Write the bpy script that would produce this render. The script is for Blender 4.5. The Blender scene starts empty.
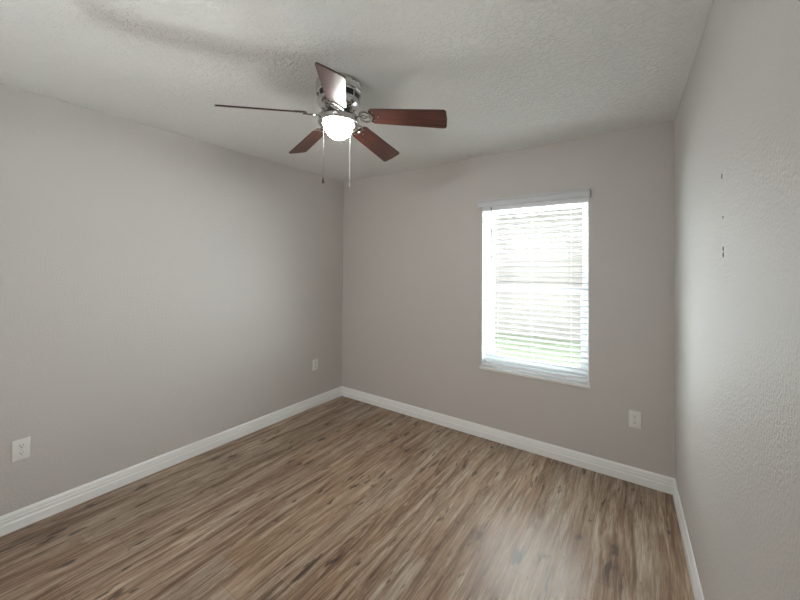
import bpy, bmesh, math, random
from mathutils import Vector, Matrix, Euler

random.seed(4)
PI = math.pi
SC = bpy.context.scene
COL = SC.collection

# ---------------------------------------------------------------- camera
F, CX, CY = 344.66, 402.07, 263.09
YAW, PIT, ROL = 0.6051, 0.01337, 0.0068
CAM = Vector((2.80916, -2.86714, 1.45793))
f = Vector((-math.sin(YAW)*math.cos(PIT), math.cos(YAW)*math.cos(PIT), math.sin(PIT)))
r = Vector((math.cos(YAW), math.sin(YAW), 0)); u = r.cross(f)
r2 = r*math.cos(ROL)+u*math.sin(ROL); u2 = -r*math.sin(ROL)+u*math.cos(ROL)
cd = bpy.data.cameras.new('camera'); cam = bpy.data.objects.new('camera', cd); COL.objects.link(cam)
m = Matrix((r2, u2, -f)).transposed().to_4x4(); m.translation = CAM
cam.matrix_world = m
cd.sensor_width = 36; cd.lens = 36*F/800; cd.shift_x = (400-CX)/800; cd.shift_y = (CY-300)/800
cd.clip_start = 0.02
SC.camera = cam

# ---------------------------------------------------------------- world, sun, big lights, exposure
EXPOSURE = 1.4
WORLD = .8
SUN = .6
LAMP = 28
HALL_FILL_W = 16
KEY_W = 280
LEFT_W = 60
GROUND_W = 900
w = bpy.data.worlds.new('sky'); SC.world = w; w.use_nodes = True
nt = w.node_tree; bg = nt.nodes['Background']
bg.inputs['Color'].default_value = (0.86, 0.93, 1.0, 1); bg.inputs['Strength'].default_value = WORLD
sd = bpy.data.lights.new('sun', 'SUN'); so = bpy.data.objects.new('sun', sd); COL.objects.link(so)
sd.energy = SUN; sd.angle = 0.02; sd.color = (1, 0.96, 0.9)
so.rotation_euler = Vector((0.5, -0.06, 0.86)).to_track_quat('Z', 'Y').to_euler()
so.location = (-3, -4, 8)
# portal: guides daylight sampling through the window opening
pd = bpy.data.lights.new('window_portal', 'AREA'); po = bpy.data.objects.new('window_portal', pd); COL.objects.link(po)
pd.shape = 'RECTANGLE'; pd.size = 0.82; pd.size_y = 1.40; pd.cycles.is_portal = True
po.location = (2.086, 0.17, 1.297); po.rotation_euler = (-PI/2, 0, 0)
# added fill lamp in the hall, shining through the doorway behind the camera
dd = bpy.data.lights.new('hall_fill', 'AREA'); do = bpy.data.objects.new('hall_fill', dd); COL.objects.link(do)
dd.shape = 'RECTANGLE'; dd.size = 1.5; dd.size_y = 1.9; dd.energy = HALL_FILL_W; dd.color = (1, 0.98, 0.955)
do.location = (1.25, -4.3, 1.2); do.rotation_euler = (PI/2, 0, 0)
# added area lights outdoors, out of view, standing in for daylight and ground bounce
def outdoor(name, loc, target, sx, sy, W_, col, spread=150):
    d_ = bpy.data.lights.new(name, 'AREA'); o_ = bpy.data.objects.new(name, d_); COL.objects.link(o_)
    d_.shape = 'RECTANGLE'; d_.size = sx; d_.size_y = sy; d_.energy = W_; d_.color = col; d_.spread = math.radians(spread)
    o_.location = loc; o_.rotation_euler = (Vector(target)-Vector(loc)).to_track_quat('-Z', 'Y').to_euler()
outdoor('side_daylight_fill', (5.2, 1.95, .95), (2.09, 0, 1.3), 4.0, 2.1, KEY_W, (.93, .97, 1.0))  # unseen panel added as daylight to brighten the left wall
outdoor('ground_bounce_fill', (2.3, 1.15, -.1), (2.09, 0.0, 1.6), 2.8, 1.6, GROUND_W, (.95, .98, 1.0), 90)  # unseen panel added in place of sunlit ground, lifts the ceiling
outdoor('left_daylight_fill', (-.9, 3.0, .85), (2.09, 0, 1.3), 2.5, 2.0, LEFT_W, (.93, .97, 1.0), 140)  # unseen panel added to brighten the right wall
vs = SC.view_settings
SC.display_settings.display_device = 'sRGB'
vs.view_transform = 'Standard'; vs.look = 'None'; vs.gamma = 1; vs.use_curve_mapping = False
vs.exposure = EXPOSURE
SC.cycles.use_denoising = True
SC.cycles.max_bounces = 10; SC.cycles.diffuse_bounces = 6; SC.cycles.glossy_bounces = 4
SC.cycles.transparent_max_bounces = 12; SC.cycles.sample_clamp_indirect = 6
SC.cycles.caustics_reflective = False; SC.cycles.caustics_refractive = False

# ---------------------------------------------------------------- material helpers
def mat(name, col=(.8, .8, .8), rough=.5, metal=0.0, spec=.5, coat=0, coat_r=.1, emit=None, es=0):
    M = bpy.data.materials.new(name); M.use_nodes = True
    b = M.node_tree.nodes['Principled BSDF']
    b.inputs['Base Color'].default_value = (*col, 1); b.inputs['Roughness'].default_value = rough
    b.inputs['Metallic'].default_value = metal; b.inputs['Specular IOR Level'].default_value = spec
    b.inputs['Coat Weight'].default_value = coat; b.inputs['Coat Roughness'].default_value = coat_r
    if emit:
        b.inputs['Emission Color'].default_value = (*emit, 1); b.inputs['Emission Strength'].default_value = es
    return M

class NT:
    def __init__(s, M): s.t = M.node_tree; s.b = s.t.nodes['Principled BSDF']
    def n(s, typ, **kw):
        nd = s.t.nodes.new(typ)
        for k, v in kw.items(): setattr(nd, k, v)
        return nd
    def l(s, a, b): s.t.links.new(a, b)
    def m(s, op, a, b=None, c=None):
        nd = s.n('ShaderNodeMath', operation=op)
        for i, v in enumerate((a, b, c)):
            if v is None: continue
            if isinstance(v, (int, float)): nd.inputs[i].default_value = v
            else: s.l(v, nd.inputs[i])
        return nd.outputs[0]
    def xyz(s, x, y, z):
        nd = s.n('ShaderNodeCombineXYZ')
        for i, v in enumerate((x, y, z)):
            if isinstance(v, (int, float)): nd.inputs[i].default_value = v
            else: s.l(v, nd.inputs[i])
        return nd.outputs[0]
    def noise(s, vec, scale, detail=3, rough=.5, dist=0):
        nd = s.n('ShaderNodeTexNoise'); s.l(vec, nd.inputs['Vector'])
        nd.inputs['Scale'].default_value = scale; nd.inputs['Detail'].default_value = detail
        nd.inputs['Roughness'].default_value = rough; nd.inputs['Distortion'].default_value = dist
        return nd.outputs['Fac']
    def ramp(s, fac, stops, interp='LINEAR'):
        nd = s.n('ShaderNodeValToRGB'); s.l(fac, nd.inputs[0]); e = nd.color_ramp.elements
        nd.color_ramp.interpolation = interp
        while len(e) < len(stops): e.new(.5)
        for k, (p, c) in enumerate(stops):
            e[k].position = p; e[k].color = (*c, 1) if len(c) == 3 else c
        return nd.outputs[0]
    def mix(s, fac, a, b, mode='MIX'):
        nd = s.n('ShaderNodeMix', data_type='RGBA', blend_type=mode)
        if isinstance(fac, (int, float)): nd.inputs[0].default_value = fac
        else: s.l(fac, nd.inputs[0])
        for i, v in ((6, a), (7, b)):
            if isinstance(v, tuple): nd.inputs[i].default_value = (*v, 1)
            else: s.l(v, nd.inputs[i])
        return nd.outputs[2]
    def bump(s, h, strength, dist):
        nd = s.n('ShaderNodeBump'); nd.inputs['Strength'].default_value = strength
        nd.inputs['Distance'].default_value = dist; s.l(h, nd.inputs['Height'])
        s.l(nd.outputs[0], s.b.inputs['Normal']); return nd

def pos(N):
    g = N.n('ShaderNodeNewGeometry'); sp = N.n('ShaderNodeSeparateXYZ'); N.l(g.outputs['Position'], sp.inputs[0])
    return g.outputs['Position'], sp.outputs[0], sp.outputs[1], sp.outputs[2]

def wall_mat(name, col):
    M = mat(name, col, rough=.42, spec=.55); N = NT(M); P, x, y, z = pos(N)
    a = N.noise(P, 105, 3, .55); b = N.noise(P, 260, 2, .5)
    h = N.m('ADD', N.m('MULTIPLY', N.ramp(a, [(.42, (0, 0, 0)), (.62, (1, 1, 1))]), .7), N.m('MULTIPLY', b, .3))
    N.bump(h, .6, .002)
    c = N.noise(P, 1.3, 2)
    N.l(N.mix(c, tuple(v*.985 for v in col), tuple(min(1, v*1.015) for v in col)), N.b.inputs['Base Color'])
    return M

def ceiling_mat():
    M = mat('knockdown_ceiling_paint', (.87, .88, .86), rough=.8, spec=.2); N = NT(M); P, x, y, z = pos(N)
    a = N.noise(P, 42, 4, .6, .6); b = N.noise(P, 120, 3, .6)
    h = N.m('ADD', N.m('MULTIPLY', N.ramp(a, [(.44, (0, 0, 0)), (.56, (1, 1, 1))]), .8), N.m('MULTIPLY', b, .35))
    N.bump(h, .8, .005)
    return M

def floor_mat():
    M = mat('hickory_plank_floor', rough=.4, spec=.34); N = NT(M); P, x, y, z = pos(N)
    PW, PL = .152, 1.22
    rx = N.m('DIVIDE', x, PW); row = N.m('FLOOR', rx)
    wn = N.n('ShaderNodeTexWhiteNoise', noise_dimensions='1D'); N.l(row, wn.inputs['W'])
    uy = N.m('ADD', N.m('DIVIDE', y, PL), wn.outputs['Value']); colm = N.m('FLOOR', uy)
    w2 = N.n('ShaderNodeTexWhiteNoise', noise_dimensions='2D'); N.l(N.xyz(row, colm, 0), w2.inputs['Vector'])
    pid = w2.outputs['Value']; off = N.m('MULTIPLY', wn.outputs['Value'], 37.0)
    # printed stave inside the plank: tone breaks across the plank
    low = N.noise(N.xyz(N.m('MULTIPLY', x, 14), N.m('ADD', N.m('MULTIPLY', y, .9), off), off), 1.0, 2, .5, .3)
    grain = N.noise(N.xyz(N.m('MULTIPLY', x, 26), N.m('ADD', N.m('MULTIPLY', y, 1.8), off), off), 1.0, 5, .62, .9)
    fine = N.noise(N.xyz(N.m('MULTIPLY', x, 150), N.m('ADD', N.m('MULTIPLY', y, 6), off), off), 1.0, 3, .6)
    t = N.m('ADD', N.m('MULTIPLY', grain, .72), N.m('ADD', N.m('MULTIPLY', low, .28), N.m('MULTIPLY', N.m('SUBTRACT', pid, .5), .035)))
    base = N.ramp(t, [(.33, (.075, .038, .023)), (.43, (.225, .143, .092)), (.52, (.365, .272, .196)), (.66, (.57, .475, .375))])
    tint = N.ramp(N.m('FRACT', N.m('MULTIPLY', pid, 7.3)), [(0, (1.0, .93, .86)), (.5, (1, 1, 1)), (1, (.93, .97, 1.0))])
    base = N.mix(1.0, base, tint, 'MULTIPLY')
    base = N.mix(N.ramp(fine, [(.35, (.5, .5, .5)), (.6, (0, 0, 0))]), base, (.12, .075, .048))
    hi = N.noise(N.xyz(N.m('MULTIPLY', x, 70), N.m('ADD', N.m('MULTIPLY', y, 4.5), off), 3.0), 1.0, 4, .65, 1.6)
    base = N.mix(N.ramp(hi, [(.56, (0, 0, 0)), (.68, (.4, .4, .4))]), base, (.66, .57, .47))
    base = N.mix(N.ramp(hi, [(.33, (.55, .55, .55)), (.43, (0, 0, 0))]), base, (.10, .06, .04))
    # dark mineral streaks and knots
    s1 = N.noise(N.xyz(N.m('MULTIPLY', x, 24), N.m('ADD', N.m('MULTIPLY', y, 5.5), off), off), 1.0, 2.5, .55, .4)
    streak = N.ramp(s1, [(.63, (0, 0, 0)), (.69, (1, 1, 1))])
    base = N.mix(N.m('MULTIPLY', streak, .75), base, (.03, .018, .012))
    v = N.n('ShaderNodeTexVoronoi'); v.inputs['Scale'].default_value = 1.0
    wob = N.m('MULTIPLY', N.m('SUBTRACT', N.noise(P, 22, 2), .5), .5)
    N.l(N.xyz(N.m('ADD', N.m('MULTIPLY', x, 8.5), wob), N.m('ADD', N.m('MULTIPLY', y, 3.1), off), 0), v.inputs['Vector'])
    sep = N.n('ShaderNodeSeparateColor'); N.l(v.outputs['Color'], sep.inputs[0])
    gate = N.m('GREATER_THAN', sep.outputs[0], .38)
    ring = N.m('MULTIPLY', N.ramp(v.outputs['Distance'], [(.09, (1, 1, 1)), (.17, (0, 0, 0))]), gate)
    base = N.mix(N.m('MULTIPLY', ring, .92), base, (.022, .013, .009))
    halo = N.m('MULTIPLY', N.m('MULTIPLY', N.ramp(v.outputs['Distance'], [(.1, (1, 1, 1)), (.45, (0, 0, 0))]), gate), .35)
    base = N.mix(halo, base, (.17, .11, .07))
    # seams
    fx = N.m('FRACT', rx); fy = N.m('FRACT', uy)
    ex = N.m('MINIMUM', fx, N.m('SUBTRACT', 1, fx)); ey = N.m('MINIMUM', fy, N.m('SUBTRACT', 1, fy))
    seam = N.m('MAXIMUM', N.m('LESS_THAN', ex, .009), N.m('LESS_THAN', ey, .0012))
    base = N.mix(N.m('MULTIPLY', seam, .28), base, (.06, .04, .03))
    N.l(base, N.b.inputs['Base Color'])
    N.l(N.ramp(grain, [(.3, (.33, .33, .33)), (.7, (.42, .42, .42))]), N.b.inputs['Roughness'])
    N.bump(N.m('SUBTRACT', N.m('MULTIPLY', fine, .4), seam), .12, .001)
    return M

def blade_mat():
    M = mat('mahogany_blade', rough=.42, spec=.45, coat=.4, coat_r=.36); N = NT(M)
    tc = N.n('ShaderNodeTexCoord'); sp = N.n('ShaderNodeSeparateXYZ'); N.l(tc.outputs['Object'], sp.inputs[0])
    g = N.noise(N.xyz(N.m('MULTIPLY', sp.outputs[0], 5), N.m('MULTIPLY', sp.outputs[1], 90), 0), 1, 4, .6, .5)
    N.l(N.ramp(g, [(.35, (.032, .009, .006)), (.52, (.075, .021, .013)), (.68, (.13, .040, .025))]), N.b.inputs['Base Color'])
    return M

M_wall = wall_mat('greige_wall_paint', (.57, .548, .525))
M_ceil = ceiling_mat()
M_floor = floor_mat()
M_trim = mat('white_trim_paint', (.90, .92, .915), rough=.28, spec=.5)
M_vinyl = mat('white_vinyl', (.82, .85, .87), rough=.35)
M_sill = mat('white_sill', (.82, .82, .80), rough=.25)
M_slat = mat('white_slat', (.85, .86, .87), rough=.4)
def slat_mat():
    M = mat('white_slat_vinyl', (.62, .63, .64), rough=.4); t = M.node_tree
    tr = t.nodes.new('ShaderNodeBsdfTranslucent'); tr.inputs[0].default_value = (.85, .86, .86, 1)
    mx = t.nodes.new('ShaderNodeMixShader'); mx.inputs[0].default_value = .05
    t.links.new(t.nodes['Principled BSDF'].outputs[0], mx.inputs[1]); t.links.new(tr.outputs[0], mx.inputs[2])
    t.links.new(mx.outputs[0], t.nodes['Material Output'].inputs[0]); return M
M_thin = slat_mat()
M_plate = mat('outlet_white_plastic', (.78, .78, .75), rough=.35)
M_val = mat('shaded_white_valance', (.62, .645, .67), rough=.45)  # white valance, its backlit shade put into the colour
M_dark = mat('slot_dark', (.02, .02, .02), rough=.6)
M_screw = mat('screw_metal', (.6, .6, .6), rough=.3, metal=1)
M_chrome = mat('polished_nickel', (.60, .59, .585), rough=.07, metal=1)
M_vent = mat('dark_vent', (.03, .03, .035), rough=.5)
M_blade = blade_mat()
M_edge = mat('blade_edge', (.05, .025, .02), rough=.5)
M_lamp = mat('lit_frosted_glass', (.9, .9, .9), rough=.4, emit=(1, .97, .93), es=LAMP)
M_chain = mat('chain_metal', (.35, .34, .33), rough=.35, metal=.6)
M_wand = mat('clear_grey_wand', (.35, .36, .38), rough=.2)
M_cord = mat('white_cord', (.8, .8, .8), rough=.7)
M_mark = mat('scuff', (.10, .09, .08), rough=.8)

def glass_mat():
    M = bpy.data.materials.new('window_glass'); M.use_nodes = True; t = M.node_tree; t.nodes.clear()
    o = t.nodes.new('ShaderNodeOutputMaterial'); mx = t.nodes.new('ShaderNodeMixShader')
    tr = t.nodes.new('ShaderNodeBsdfTransparent'); gl = t.nodes.new('ShaderNodeBsdfGlossy'); fr = t.nodes.new('ShaderNodeFresnel')
    tr.inputs[0].default_value = (.93, .96, .95, 1); gl.inputs['Roughness'].default_value = .01; fr.inputs[0].default_value = 1.45
    g = t.nodes.new('ShaderNodeNewGeometry'); iv = t.nodes.new('ShaderNodeMath'); iv.operation = 'SUBTRACT'; iv.inputs[0].default_value = 1
    mu = t.nodes.new('ShaderNodeMath'); mu.operation = 'MULTIPLY'   # reflect only on entering the pane
    t.links.new(g.outputs['Backfacing'], iv.inputs[1]); t.links.new(iv.outputs[0], mu.inputs[0]); t.links.new(fr.outputs[0], mu.inputs[1])
    t.links.new(mu.outputs[0], mx.inputs[0]); t.links.new(tr.outputs[0], mx.inputs[1]); t.links.new(gl.outputs[0], mx.inputs[2])
    t.links.new(mx.outputs[0], o.inputs[0]); return M
M_glass = glass_mat()

def noisy_mat(name, c1, c2, scale, rough=.9):
    M = mat(name, rough=rough); N = NT(M); P, x, y, z = pos(N)
    N.l(N.ramp(N.noise(P, scale, 4, .6), [(.35, c1), (.65, c2)]), N.b.inputs['Base Color']); return M
M_grass = noisy_mat('lawn_grass', (.27, .32, .21), (.38, .43, .30), 9)
M_stucco = noisy_mat('pale_stucco', (.42, .375, .36), (.48, .425, .41), 5)
M_conc = noisy_mat('concrete_path', (.62, .60, .56), (.72, .70, .67), 6)
M_leaf = noisy_mat('shrub_leaf', (.05, .12, .03), (.12, .22, .06), 20)
M_roof = mat('grey_shingle', (.2, .19, .18), rough=.9)

# ---------------------------------------------------------------- mesh helpers
def obj(name, bm, M, parent=None, smooth=False, matrix=None):
    me = bpy.data.meshes.new(name); bmesh.ops.recalc_face_normals(bm, faces=bm.faces[:]); bm.to_mesh(me); bm.free()
    for k in (M if isinstance(M, list) else [M]): me.materials.append(k)
    if smooth:
        for p in me.polygons: p.use_smooth = True
        try: me.set_sharp_from_angle(angle=math.radians(35))
        except Exception: pass
    o = bpy.data.objects.new(name, me); COL.objects.link(o)
    if parent: o.parent = parent
    return o

def box(bm, x0, x1, y0, y1, z0, z1, bev=0):
    vs_ = [bm.verts.new(p) for p in ((x0,y0,z0),(x1,y0,z0),(x1,y1,z0),(x0,y1,z0),(x0,y0,z1),(x1,y0,z1),(x1,y1,z1),(x0,y1,z1))]
    fs = [bm.faces.new([vs_[i] for i in q]) for q in ((0,3,2,1),(4,5,6,7),(0,1,5,4),(1,2,6,5),(2,3,7,6),(3,0,4,7))]
    if bev:
        es = list({e for q in fs for e in q.edges})
        bmesh.ops.bevel(bm, geom=es, offset=bev, segments=2, profile=.5, affect='EDGES')
    return bm

def prism(bm, poly, a, b, fn):
    """loft polygon poly between parameter a and b; fn(p, t) gives the 3D point"""
    A = [bm.verts.new(fn(p, a)) for p in poly]; B = [bm.verts.new(fn(p, b)) for p in poly]
    n = len(poly)
    for i in range(n): bm.faces.new((A[i], A[(i+1) % n], B[(i+1) % n], B[i]))
    bm.faces.new(A[::-1]); bm.faces.new(B); return bm

def lathe(bm, prof, seg=48, ox=0, oy=0, sx=1, sy=1):
    rings = []
    for (rr, z) in prof:
        if rr < 1e-6: rings.append([bm.verts.new((ox, oy, z))])
        else: rings.append([bm.verts.new((ox+sx*rr*math.cos(2*PI*k/seg), oy+sy*rr*math.sin(2*PI*k/seg), z)) for k in range(seg)])
    for a, b in zip(rings, rings[1:]):
        for k in range(seg):
            k2 = (k+1) % seg
            if len(a) == 1 and len(b) == 1: continue
            if len(a) == 1: bm.faces.new((a[0], b[k], b[k2]))
            elif len(b) == 1: bm.faces.new((a[k], a[k2], b[0]))
            else: bm.faces.new((a[k], a[k2], b[k2], b[k]))
    return bm

def tube(bm, pts, rad, seg=8, flat=1.0, closed=False):
    pts = [Vector(p) for p in pts]; n = len(pts); rings = []
    for i, p in enumerate(pts):
        a = pts[i-1] if (i > 0 or closed) else pts[i]; b = pts[(i+1) % n] if (i < n-1 or closed) else pts[i]
        t = (b-a).normalized(); up = Vector((0, 0, 1)) if abs(t.z) < .9 else Vector((0, 1, 0))
        s = t.cross(up).normalized(); v = s.cross(t).normalized()
        rr = rad[i] if isinstance(rad, (list, tuple)) else rad
        rings.append([bm.verts.new(p + s*rr*math.cos(2*PI*k/seg) + v*rr*flat*math.sin(2*PI*k/seg)) for k in range(seg)])
    rng = range(n) if closed else range(n-1)
    for i in rng:
        a, b = rings[i], rings[(i+1) % n]
        for k in range(seg): bm.faces.new((a[k], a[(k+1) % seg], b[(k+1) % seg], b[k]))
    if not closed: bm.faces.new(rings[0][::-1]); bm.faces.new(rings[-1])
    return bm

def thing(name, label, cat, loc=(0, 0, 0), rotz=0, group=None):
    o = bpy.data.objects.new(name, None); COL.objects.link(o); o.location = loc; o.rotation_euler = (0, 0, rotz)
    o.empty_display_size = .1
    o['label'] = label; o['category'] = cat
    if group: o['group'] = group
    return o
def tag(o, label, cat, group=None):
    o['label'] = label; o['category'] = cat
    if group: o['group'] = group
    return o
def struct(o, label=None, cat=None):
    o['kind'] = 'structure'
    if label: o['label'] = label
    if cat: o['category'] = cat
    return o

# ---------------------------------------------------------------- room shell
H, W, D = 2.44, 2.99175, 3.55
LX = lambda y: 0.01323*y            # left wall plane (y <= 0)
RX = lambda y: W - 0.03185*y        # right wall plane
T = .12
def slab(name, poly, z0, z1, M):
    bm = bmesh.new(); prism(bm, poly, z0, z1, lambda p, t: (p[0], p[1], t)); return obj(name, bm, M)
room_poly = [(LX(0), 0), (LX(-D), -D), (RX(-D), -D), (RX(0), 0)]
big = [(-.25, .0), (-.25, -D-.1), (W+.35, -D-.1), (W+.35, .0)]
struct(slab('floor', room_poly, -.06, 0, M_floor), 'rustic brown hickory plank floor running toward the window wall', 'floor')
struct(slab('ceiling', big, H, H+.1, M_ceil), 'off-white knockdown textured ceiling', 'ceiling')
struct(slab('wall_left', [(LX(0), 0), (LX(-D), -D), (LX(-D)-T, -D), (-T, 0)], 0, H, M_wall), 'long bare greige wall on the left', 'wall')
wall_r = struct(slab('wall_right', [(RX(0), 0), (RX(-D), -D), (RX(-D)+T, -D), (W+T, 0)], 0, H, M_wall), 'pale greige wall close to the camera on the right', 'wall')

# window wall with its opening
OX0, OX1, OZ0, OZ1, TH = 1.672, 2.498, .588, 2.0, .19
bm = bmesh.new()
box(bm, -.25, OX0, 0, TH, 0, H+.1); box(bm, OX1, W+.35, 0, TH, 0, H+.1)
box(bm, OX0, OX1, 0, TH, 0, OZ0); box(bm, OX0, OX1, 0, TH, OZ1, H+.1)
struct(obj('wall_back', bm, M_wall), 'greige wall holding the window', 'wall')

# wall behind the camera, with an open doorway to the hall
DX0, DX1, DZ = .75, 1.75, 2.05
bm = bmesh.new()
box(bm, LX(-D)-T, DX0, -D-T, -D, 0, H); box(bm, DX1, RX(-D)+T, -D-T, -D, 0, H); box(bm, DX0, DX1, -D-T, -D, DZ, H)
struct(obj('wall_front', bm, M_wall))
bm = bmesh.new()
box(bm, -.2, W+.3, -5.0, -D-T, -.06, 0); box(bm, -.2, W+.3, -5.0, -D-T, H, H+.1)
box(bm, -.2, W+.3, -5.1, -5.0, 0, H); box(bm, -.3, -.2, -5.1, -D-T, 0, H); box(bm, W+.3, W+.4, -5.1, -D-T, 0, H)
struct(obj('hall_shell', bm, M_wall))

# baseboards
PROF = [(0, 0), (.0155, 0), (.0155, .046), (.0145, .050), (.0115, .053), (.0115, .070), (.0095, .074), (.0095, .086), (.008, .092), (.004, .1), (.0015, .102), (0, .102)]
def baseboard(name, a, b, nrm, ta=0, tb=0, label=None):
    a, b, nrm = Vector((*a, 0)), Vector((*b, 0)), Vector((*nrm, 0)).normalized(); d = (b-a).normalized()
    bm = bmesh.new()
    A = [bm.verts.new(a + nrm*p[0] + d*p[0]*ta + Vector((0, 0, p[1]))) for p in PROF]
    B = [bm.verts.new(b + nrm*p[0] - d*p[0]*tb + Vector((0, 0, p[1]))) for p in PROF]
    n = len(PROF)
    for i in range(n): bm.faces.new((A[i], A[(i+1) % n], B[(i+1) % n], B[i]))
    bm.faces.new(A[::-1]); bm.faces.new(B)
    struct(obj(name, bm, M_trim), label, 'baseboard')
baseboard('baseboard_back', (0, 0), (W, 0), (0, -1), 1, 1, 'white moulded baseboard under the window wall')
baseboard('baseboard_left', (LX(0), 0), (LX(-D), -D), (1, 0), 1, 1, 'white moulded baseboard along the left wall')
baseboard('baseboard_right', (RX(0), 0), (RX(-D), -D), (-1, 0), 1, 1, 'white moulded baseboard along the right wall')
baseboard('baseboard_front', (LX(-D), -D), (DX0, -D), (0, 1), 1, 0)
baseboard('baseboard_front', (DX1, -D), (RX(-D), -D), (0, 1), 0, 1)

# small nail marks on the right wall
for (yy, zz, hh, ww) in ((-1.318, 1.772, .010, .007), (-1.331, 1.632, .005, .006), (-1.330, 1.528, .009, .005), (-1.330, 1.508, .010, .006)):
    bm = bmesh.new(); xx = RX(yy)
    n = 9; ring = []
    for k in range(n):
        a = 2*PI*k/n; q = random.uniform(.6, 1.1)
        ring.append((yy+ww*q*math.cos(a), zz+hh*q*math.sin(a)))
    prism(bm, ring, 0.0002, -.0012, lambda p, t: (RX(p[0])+t, p[0], p[1]))
    o = obj('scuff_mark', bm, M_mark, wall_r); o['label'] = 'small dark nail hole scuff'

# ---------------------------------------------------------------- window
wf = bpy.data.objects.new('window_1', None); COL.objects.link(wf); wf.location = (0, 0, 0)
struct(wf, 'white single hung window behind the blinds', 'window')
FY0, FY1 = .095, .175
bm = bmesh.new()
box(bm, OX0, OX0+.035, FY0, FY1, OZ0+.022, OZ1); box(bm, OX1-.035, OX1, FY0, FY1, OZ0+.022, OZ1)
box(bm, OX0+.035, OX1-.035, FY0, FY1, OZ1-.035, OZ1); box(bm, OX0+.035, OX1-.035, FY0, FY1, OZ0+.022, OZ0+.057)
obj('window_frame', bm, M_vinyl, wf)
ZM = 1.293
def sash(x0, x1, z0, z1, y0, y1, wd, wt, wb, name):
    bm = bmesh.new()
    box(bm, x0, x0+wd, y0, y1, z0, z1); box(bm, x1-wd, x1, y0, y1, z0, z1)
    box(bm, x0+wd, x1-wd, y0, y1, z0, z0+wb); box(bm, x0+wd, x1-wd, y0, y1, z1-wt, z1)
    s = obj(name, bm, M_vinyl, wf)
    bm = bmesh.new(); box(bm, x0+wd, x1-wd, (y0+y1)/2-.002, (y0+y1)/2+.002, z0+wb, z1-wt)
    obj('pane', bm, M_glass, s); return s
sash(OX0+.035, OX1-.035, OZ0+.057, ZM+.02, .100, .130, .032, .036, .04, 'lower_sash')
sash(OX0+.035, OX1-.035, ZM-.018, OZ1-.035, .135, .165, .024, .02, .034, 'upper_sash')
bm = bmesh.new(); box(bm, 2.05, 2.12, .085, .1, ZM+.005, ZM+.02, .003); obj('sash_lock', bm, M_vinyl, wf)
# sill and white reveal liner
bm = bmesh.new(); box(bm, OX0-.011, OX1+.010, -.022, FY0, OZ0, OZ0+.022, .004)
struct(obj('window_sill', bm, M_sill, wf))
bm = bmesh.new()
box(bm, OX0, OX0+.006, 0.001, FY0, OZ0+.022, OZ1); box(bm, OX1-.006, OX1, 0.001, FY0, OZ0+.022, OZ1)
obj('window_jamb', bm, M_vinyl, wf)

# ---------------------------------------------------------------- blinds
bl = thing('window_blind', 'white horizontal slatted blind hanging open in the window', 'blinds', (0, 0, 0))
SX0, SX1 = OX0+.013, OX1-.013
bm = bmesh.new()
VP = [(-.034, 1.984), (-.034, 1.997), (-.030, 2.002), (-.030, 2.026), (-.036, 2.032), (-.040, 2.038), (-.040, 2.045), (-.028, 2.045), (-.022, 2.040), (-.022, 1.984)]
VX0, VX1 = 1.648, 2.507
prism(bm, VP, VX0, VX1, lambda p, t: (t, p[0], p[1]))
box(bm, VX0, VX0+.008, -.022, -.0005, 1.984, 2.04); box(bm, VX1-.008, VX1, -.022, -.0005, 1.984, 2.04)
obj('valance', bm, M_val, bl)
bm = bmesh.new(); box(bm, OX0+.008, OX1-.008, .004, .058, 1.955, 1.998); obj('headrail', bm, M_slat, bl)
bm = bmesh.new()
NS = 31; zt, zb = 1.944, .672
for i in range(NS):
    z = zt + (zb-zt)*i/(NS-1)
    poly = []
    for k in range(7):
        a = k/6; y = .006+.050*a; poly.append((y, z + .0022*(1-(2*a-1)**2) + .0015*(a-.5)))
    up = poly; dn = [(y, zz-.0052) for y, zz in reversed(poly)]
    prism(bm, up+dn, SX0, SX1, lambda p, t: (t, p[0], p[1]))
obj('slats', bm, M_thin, bl)
bm = bmesh.new(); box(bm, SX0, SX1, .006, .056, .624, .644, .004); obj('bottom_rail', bm, M_slat, bl)
for xx in (SX0+.11, (SX0+SX1)/2, SX1-.11):
    bm = bmesh.new()
    for yy in (.0045, .0575): tube(bm, [(xx, yy, .634), (xx, yy, 1.96)], .0008, 5)
    obj('ladder_cord', bm, M_cord, bl)
bm = bmesh.new(); tube(bm, [(1.757, -.008, 1.985), (1.759, -.010, 1.96), (1.766, -.012, 1.50)], [.003, .0055, .006], 8)
obj('tilt_wand', bm, M_wand, bl)

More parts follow.
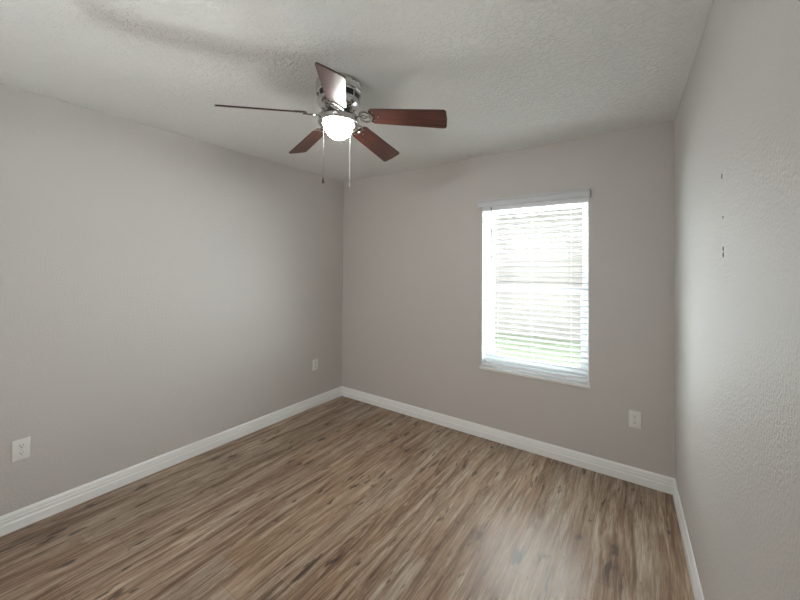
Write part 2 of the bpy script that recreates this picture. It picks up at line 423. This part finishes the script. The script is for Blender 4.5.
# ---------------------------------------------------------------- wall outlets
def make_outlet(loc, rotz, label):
    t = thing('wall_outlet', label, 'outlet', loc, rotz, 'duplex wall outlets')
    # local: faces -Y, plate centred on origin
    bm = bmesh.new(); box(bm, -.035, .035, -.0065, .0, -.0575, .0575, .0022); obj('cover_plate', bm, M_plate, t, True)
    for s in (1, -1):
        bm = bmesh.new(); cz = s*.0195
        pts = [(.0172*max(-.82, min(.82, math.cos(a)))/.82*.98, cz+.0143*math.sin(a)) for a in [2*PI*k/20 for k in range(20)]]
        prism(bm, pts, -.0062, -.0085, lambda p, q: (p[0], q, p[1]))
        rc = obj('receptacle', bm, M_plate, t)
        bm = bmesh.new()
        box(bm, -.0072, -.0050, -.0092, -.0086, cz-.001, cz+.0075); box(bm, .0050, .0068, -.0092, -.0086, cz, cz+.007)
        prism(bm, [(.0026*math.cos(2*PI*k/10), cz-.0075+.0026*math.sin(2*PI*k/10)) for k in range(10)], -.0086, -.0092, lambda p, q: (p[0], q, p[1]))
        sl = obj('slots', bm, M_dark, rc); sl['label'] = 'dark prong slots'
    bm = bmesh.new(); prism(bm, [(.0028*math.cos(2*PI*k/12), .0028*math.sin(2*PI*k/12)) for k in range(12)], -.0062, -.0075, lambda p, q: (p[0], q, p[1]))
    obj('screw', bm, M_screw, t)
    return t
make_outlet((LX(-2.479)+.0006, -2.479, .4325), PI/2+.0132, 'white duplex outlet low on the left wall, nearest the left edge of the photo')
make_outlet((LX(-.394)+.0006, -.394, .434), PI/2+.0132, 'small white duplex outlet on the left wall near the far corner')
make_outlet((2.776, -.0006, .431), 0, 'white duplex outlet below and right of the window')

# ---------------------------------------------------------------- ceiling fan
FXc, FYc = 1.480, -1.553
fan = thing('ceiling_fan', 'chrome flush mount ceiling fan with five mahogany blades and a lit dome light', 'ceiling fan', (FXc, FYc, H))
def fz(z): return z-H
def flathe(name, prof, M, parent=fan, seg=56, ox=0, oy=0):
    bm = bmesh.new(); lathe(bm, [(a, fz(b)) for a, b in prof], seg, ox, oy); return obj(name, bm, M, parent, True)
flathe('ceiling_canopy', [(0, H), (.117, H), (.121, 2.434), (.122, 2.425), (.118, 2.420), (.118, 2.405), (.121, 2.401), (.121, 2.388), (.117, 2.384), (.116, 2.376), (.10, 2.370), (0, 2.370)], M_chrome)
flathe('vent_band', [(0, 2.372), (.103, 2.372), (.103, 2.348), (0, 2.348)], M_vent)
for k in range(10):
    a = 2*PI*k/10; c, s = math.cos(a), math.sin(a); bm = bmesh.new()
    tube(bm, [(c*.106, s*.106, fz(2.374)), (c*.108, s*.108, fz(2.360)), (c*.108, s*.108, fz(2.346))], .006, 6)
    obj('vent_rib', bm, M_chrome, fan, True)
flathe('motor_housing', [(0, 2.350), (.104, 2.350), (.113, 2.346), (.115, 2.338), (.111, 2.326), (.101, 2.313), (.086, 2.303), (.068, 2.297), (0, 2.297)], M_chrome)
flathe('flywheel', [(0, 2.298), (.062, 2.298), (.064, 2.292), (.060, 2.286), (0, 2.286)], M_vent)
flathe('switch_housing', [(0, 2.287), (.036, 2.287), (.036, 2.274), (.041, 2.272), (.041, 2.258), (.05, 2.254), (0, 2.254)], M_chrome)
flathe('light_fitter', [(0, 2.266), (.058, 2.264), (.092, 2.259), (.106, 2.251), (.108, 2.244), (.108, 2.226), (.104, 2.221), (.086, 2.223), (.082, 2.228), (.082, 2.233), (0, 2.233)], M_chrome)
prof = [(0, 2.232), (.0775, 2.232), (.078, 2.226)]
for k in range(1, 13):
    a = k/12*PI/2; prof.append((.078*math.cos(a), 2.226-.083*math.sin(a)))
prof[-1] = (0, 2.150)
g = flathe('lamp_shade', prof, M_lamp); g['label'] = 'glowing frosted white glass dome'

R0, DROOP, PITCH = .5506, math.atan(.129), .343
AZ = .4027
az_o = (-.0101, .0036, -.0373, .03, .0138); pt_o = (-.0182, .0007, -.0353, .0269, .0502); rl_o = (.0300, .0150, -.010, .0350, .0030)
ZAX = 2.25+.129*.198
def blade_bm(R):
    bm = bmesh.new(); x0 = .172; w0, w1 = .102/2, .1255/2; c = .016; pts = []
    def wd(x): return w0+(w1-w0)*(x-x0)/(R-x0)
    pts += [(x0+.018, -w0)]
    for x in (.25, .33, .41): pts.append((x, -wd(x)))
    for k in range(6):
        a = -PI/2+k/5*PI/2*.86; pts.append((R-c+c*math.cos(a), -w1+c+c*math.sin(a)))
    pts.append((R+.003, 0))
    for k in range(6):
        a = PI/2*.14+k/5*PI/2*.86; pts.append((R-c+c*math.cos(a), w1-c+c*math.sin(a)))
    for x in (.41, .33, .25): pts.append((x, wd(x)))
    pts += [(x0+.018, w0), (x0+.004, w0-.014), (x0, 0), (x0+.004, -w0+.014)]
    prism(bm, pts, -.003, .003, lambda p, t: (p[0], p[1], t))
    for fc in bm.faces:
        if len(fc.verts) == 4: fc.material_index = 1
    return bm
for k in range(5):
    az = AZ+k*math.radians(72)+az_o[k]; rot = Euler((-(PITCH+pt_o[k]), DROOP, az), 'XYZ')
    b = obj('blade', blade_bm(R0+rl_o[k]), [M_blade, M_edge], fan); b.location = (0, 0, fz(ZAX)); b.rotation_euler = rot
    # bracket: curved neck from the flywheel, an open scroll and a foot screwed under the blade
    bm = bmesh.new()
    RM = rot.to_matrix(); inv = RM.transposed()
    hub = inv @ (Matrix.Rotation(az, 3, 'Z') @ Vector((.052, 0, 2.291-ZAX)))
    mid = inv @ (Matrix.Rotation(az, 3, 'Z') @ Vector((.085, 0, 2.279-ZAX)))
    tube(bm, [hub, mid, (.108, 0, -.008), (.125, 0, -.008)], [.009, .008, .007, .008], 8, .6)
    loop = [(.154+.032*math.cos(a), .036*math.sin(a), -.008) for a in [2*PI*j/20 for j in range(20)]]
    tube(bm, loop, .006, 8, .7, closed=True)
    tube(bm, [(.128, .0, -.008), (.145, .012, -.008), (.160, .004, -.008), (.178, 0, -.008)], .004, 6, .8)
    tube(bm, [(.128, .0, -.008), (.145, -.012, -.008), (.160, -.004, -.008), (.178, 0, -.008)], .004, 6, .8)
    prism(bm, [(.182, -.012), (.184, -.036), (.204, -.036), (.200, -.014), (.228, -.010), (.232, 0), (.228, .010), (.200, .014), (.204, .036), (.184, .036), (.182, .012)], -.0065+.0098, -.0032+.0098, lambda p, t: (p[0], p[1], t))
    tube(bm, [(.176, 0, -.008), (.182, 0, .0), (.188, 0, .005)], .004, 6)
    br = obj('blade_bracket', bm, M_chrome, fan, True); br.location = b.location; br.rotation_euler = rot
    for (sx, sy) in ((.195, -.028), (.195, .028), (.222, 0)):
        bm = bmesh.new(); lathe(bm, [(0, -.0055), (.0028, -.005), (.0042, -.003), (0, -.0028)], 10, sx, sy)
        obj('screw', bm, M_chain, br, True)
cr = Vector((.8227, .5685))
def chain(off, ztop, zbot, dark, nm):
    bm = bmesh.new(); x, y = cr.x*off, cr.y*off
    z = ztop; rr = .0009 if dark else .0015
    tube(bm, [(x, y, fz(ztop)), (x, y, fz(zbot))], rr*.55, 6)
    while z > zbot:
        lathe(bm, [(0, fz(z)+rr), (rr*.8, fz(z)+rr*.6), (rr, fz(z)), (rr*.8, fz(z)-rr*.6), (0, fz(z)-rr)], 6, x, y); z -= rr*2.3
    c = obj('pull_chain', bm, M_chain if dark else M_cord, fan, True)
    bm = bmesh.new()
    if dark: lathe(bm, [(0, fz(zbot)+.004), (.003, fz(zbot)+.001), (.005, fz(zbot)-.012), (.0065, fz(zbot)-.022), (.004, fz(zbot)-.029), (0, fz(zbot)-.030)], 12, x, y)
    else: lathe(bm, [(0, fz(zbot)+.002), (.003, fz(zbot)), (.0035, fz(zbot)-.02), (.002, fz(zbot)-.024), (0, fz(zbot)-.024)], 12, x, y)
    p = obj('pendant', bm, M_edge if dark else M_cord, c, True)
    if dark: p['label'] = 'small dark teardrop pull'
    return c
chain(-.080, 2.224, 1.935, True, 'a')
chain(.062, 2.205, 1.912, False, 'b')

# ---------------------------------------------------------------- outside
struct(slab('lawn', [(-8, TH+1.6), (12, TH+1.6), (12, 5.6), (-8, 5.6)], -.3, -.15, M_grass), 'green lawn outside the window', 'lawn')
struct(slab('garden_path', [(-8, TH), (12, TH), (12, TH+1.6), (-8, TH+1.6)], -.3, -.148, M_conc), 'pale path outside the window', 'path')
nb = tag(bpy.data.objects.new('neighbour_house', None), 'pale stucco house wall seen through the blinds', 'house'); COL.objects.link(nb); nb.location = (0, 5.6, -.15)
bm = bmesh.new(); box(bm, -8, 12, 0, .3, 0, 3.0); obj('wall', bm, M_stucco, nb)
bm = bmesh.new(); prism(bm, [(-.5, 2.9), (2.5, 4.2), (2.5, 4.3), (-.5, 3.02)], -8.4, 12.4, lambda p, t: (t, p[0], p[1])); obj('roof', bm, M_roof, nb)
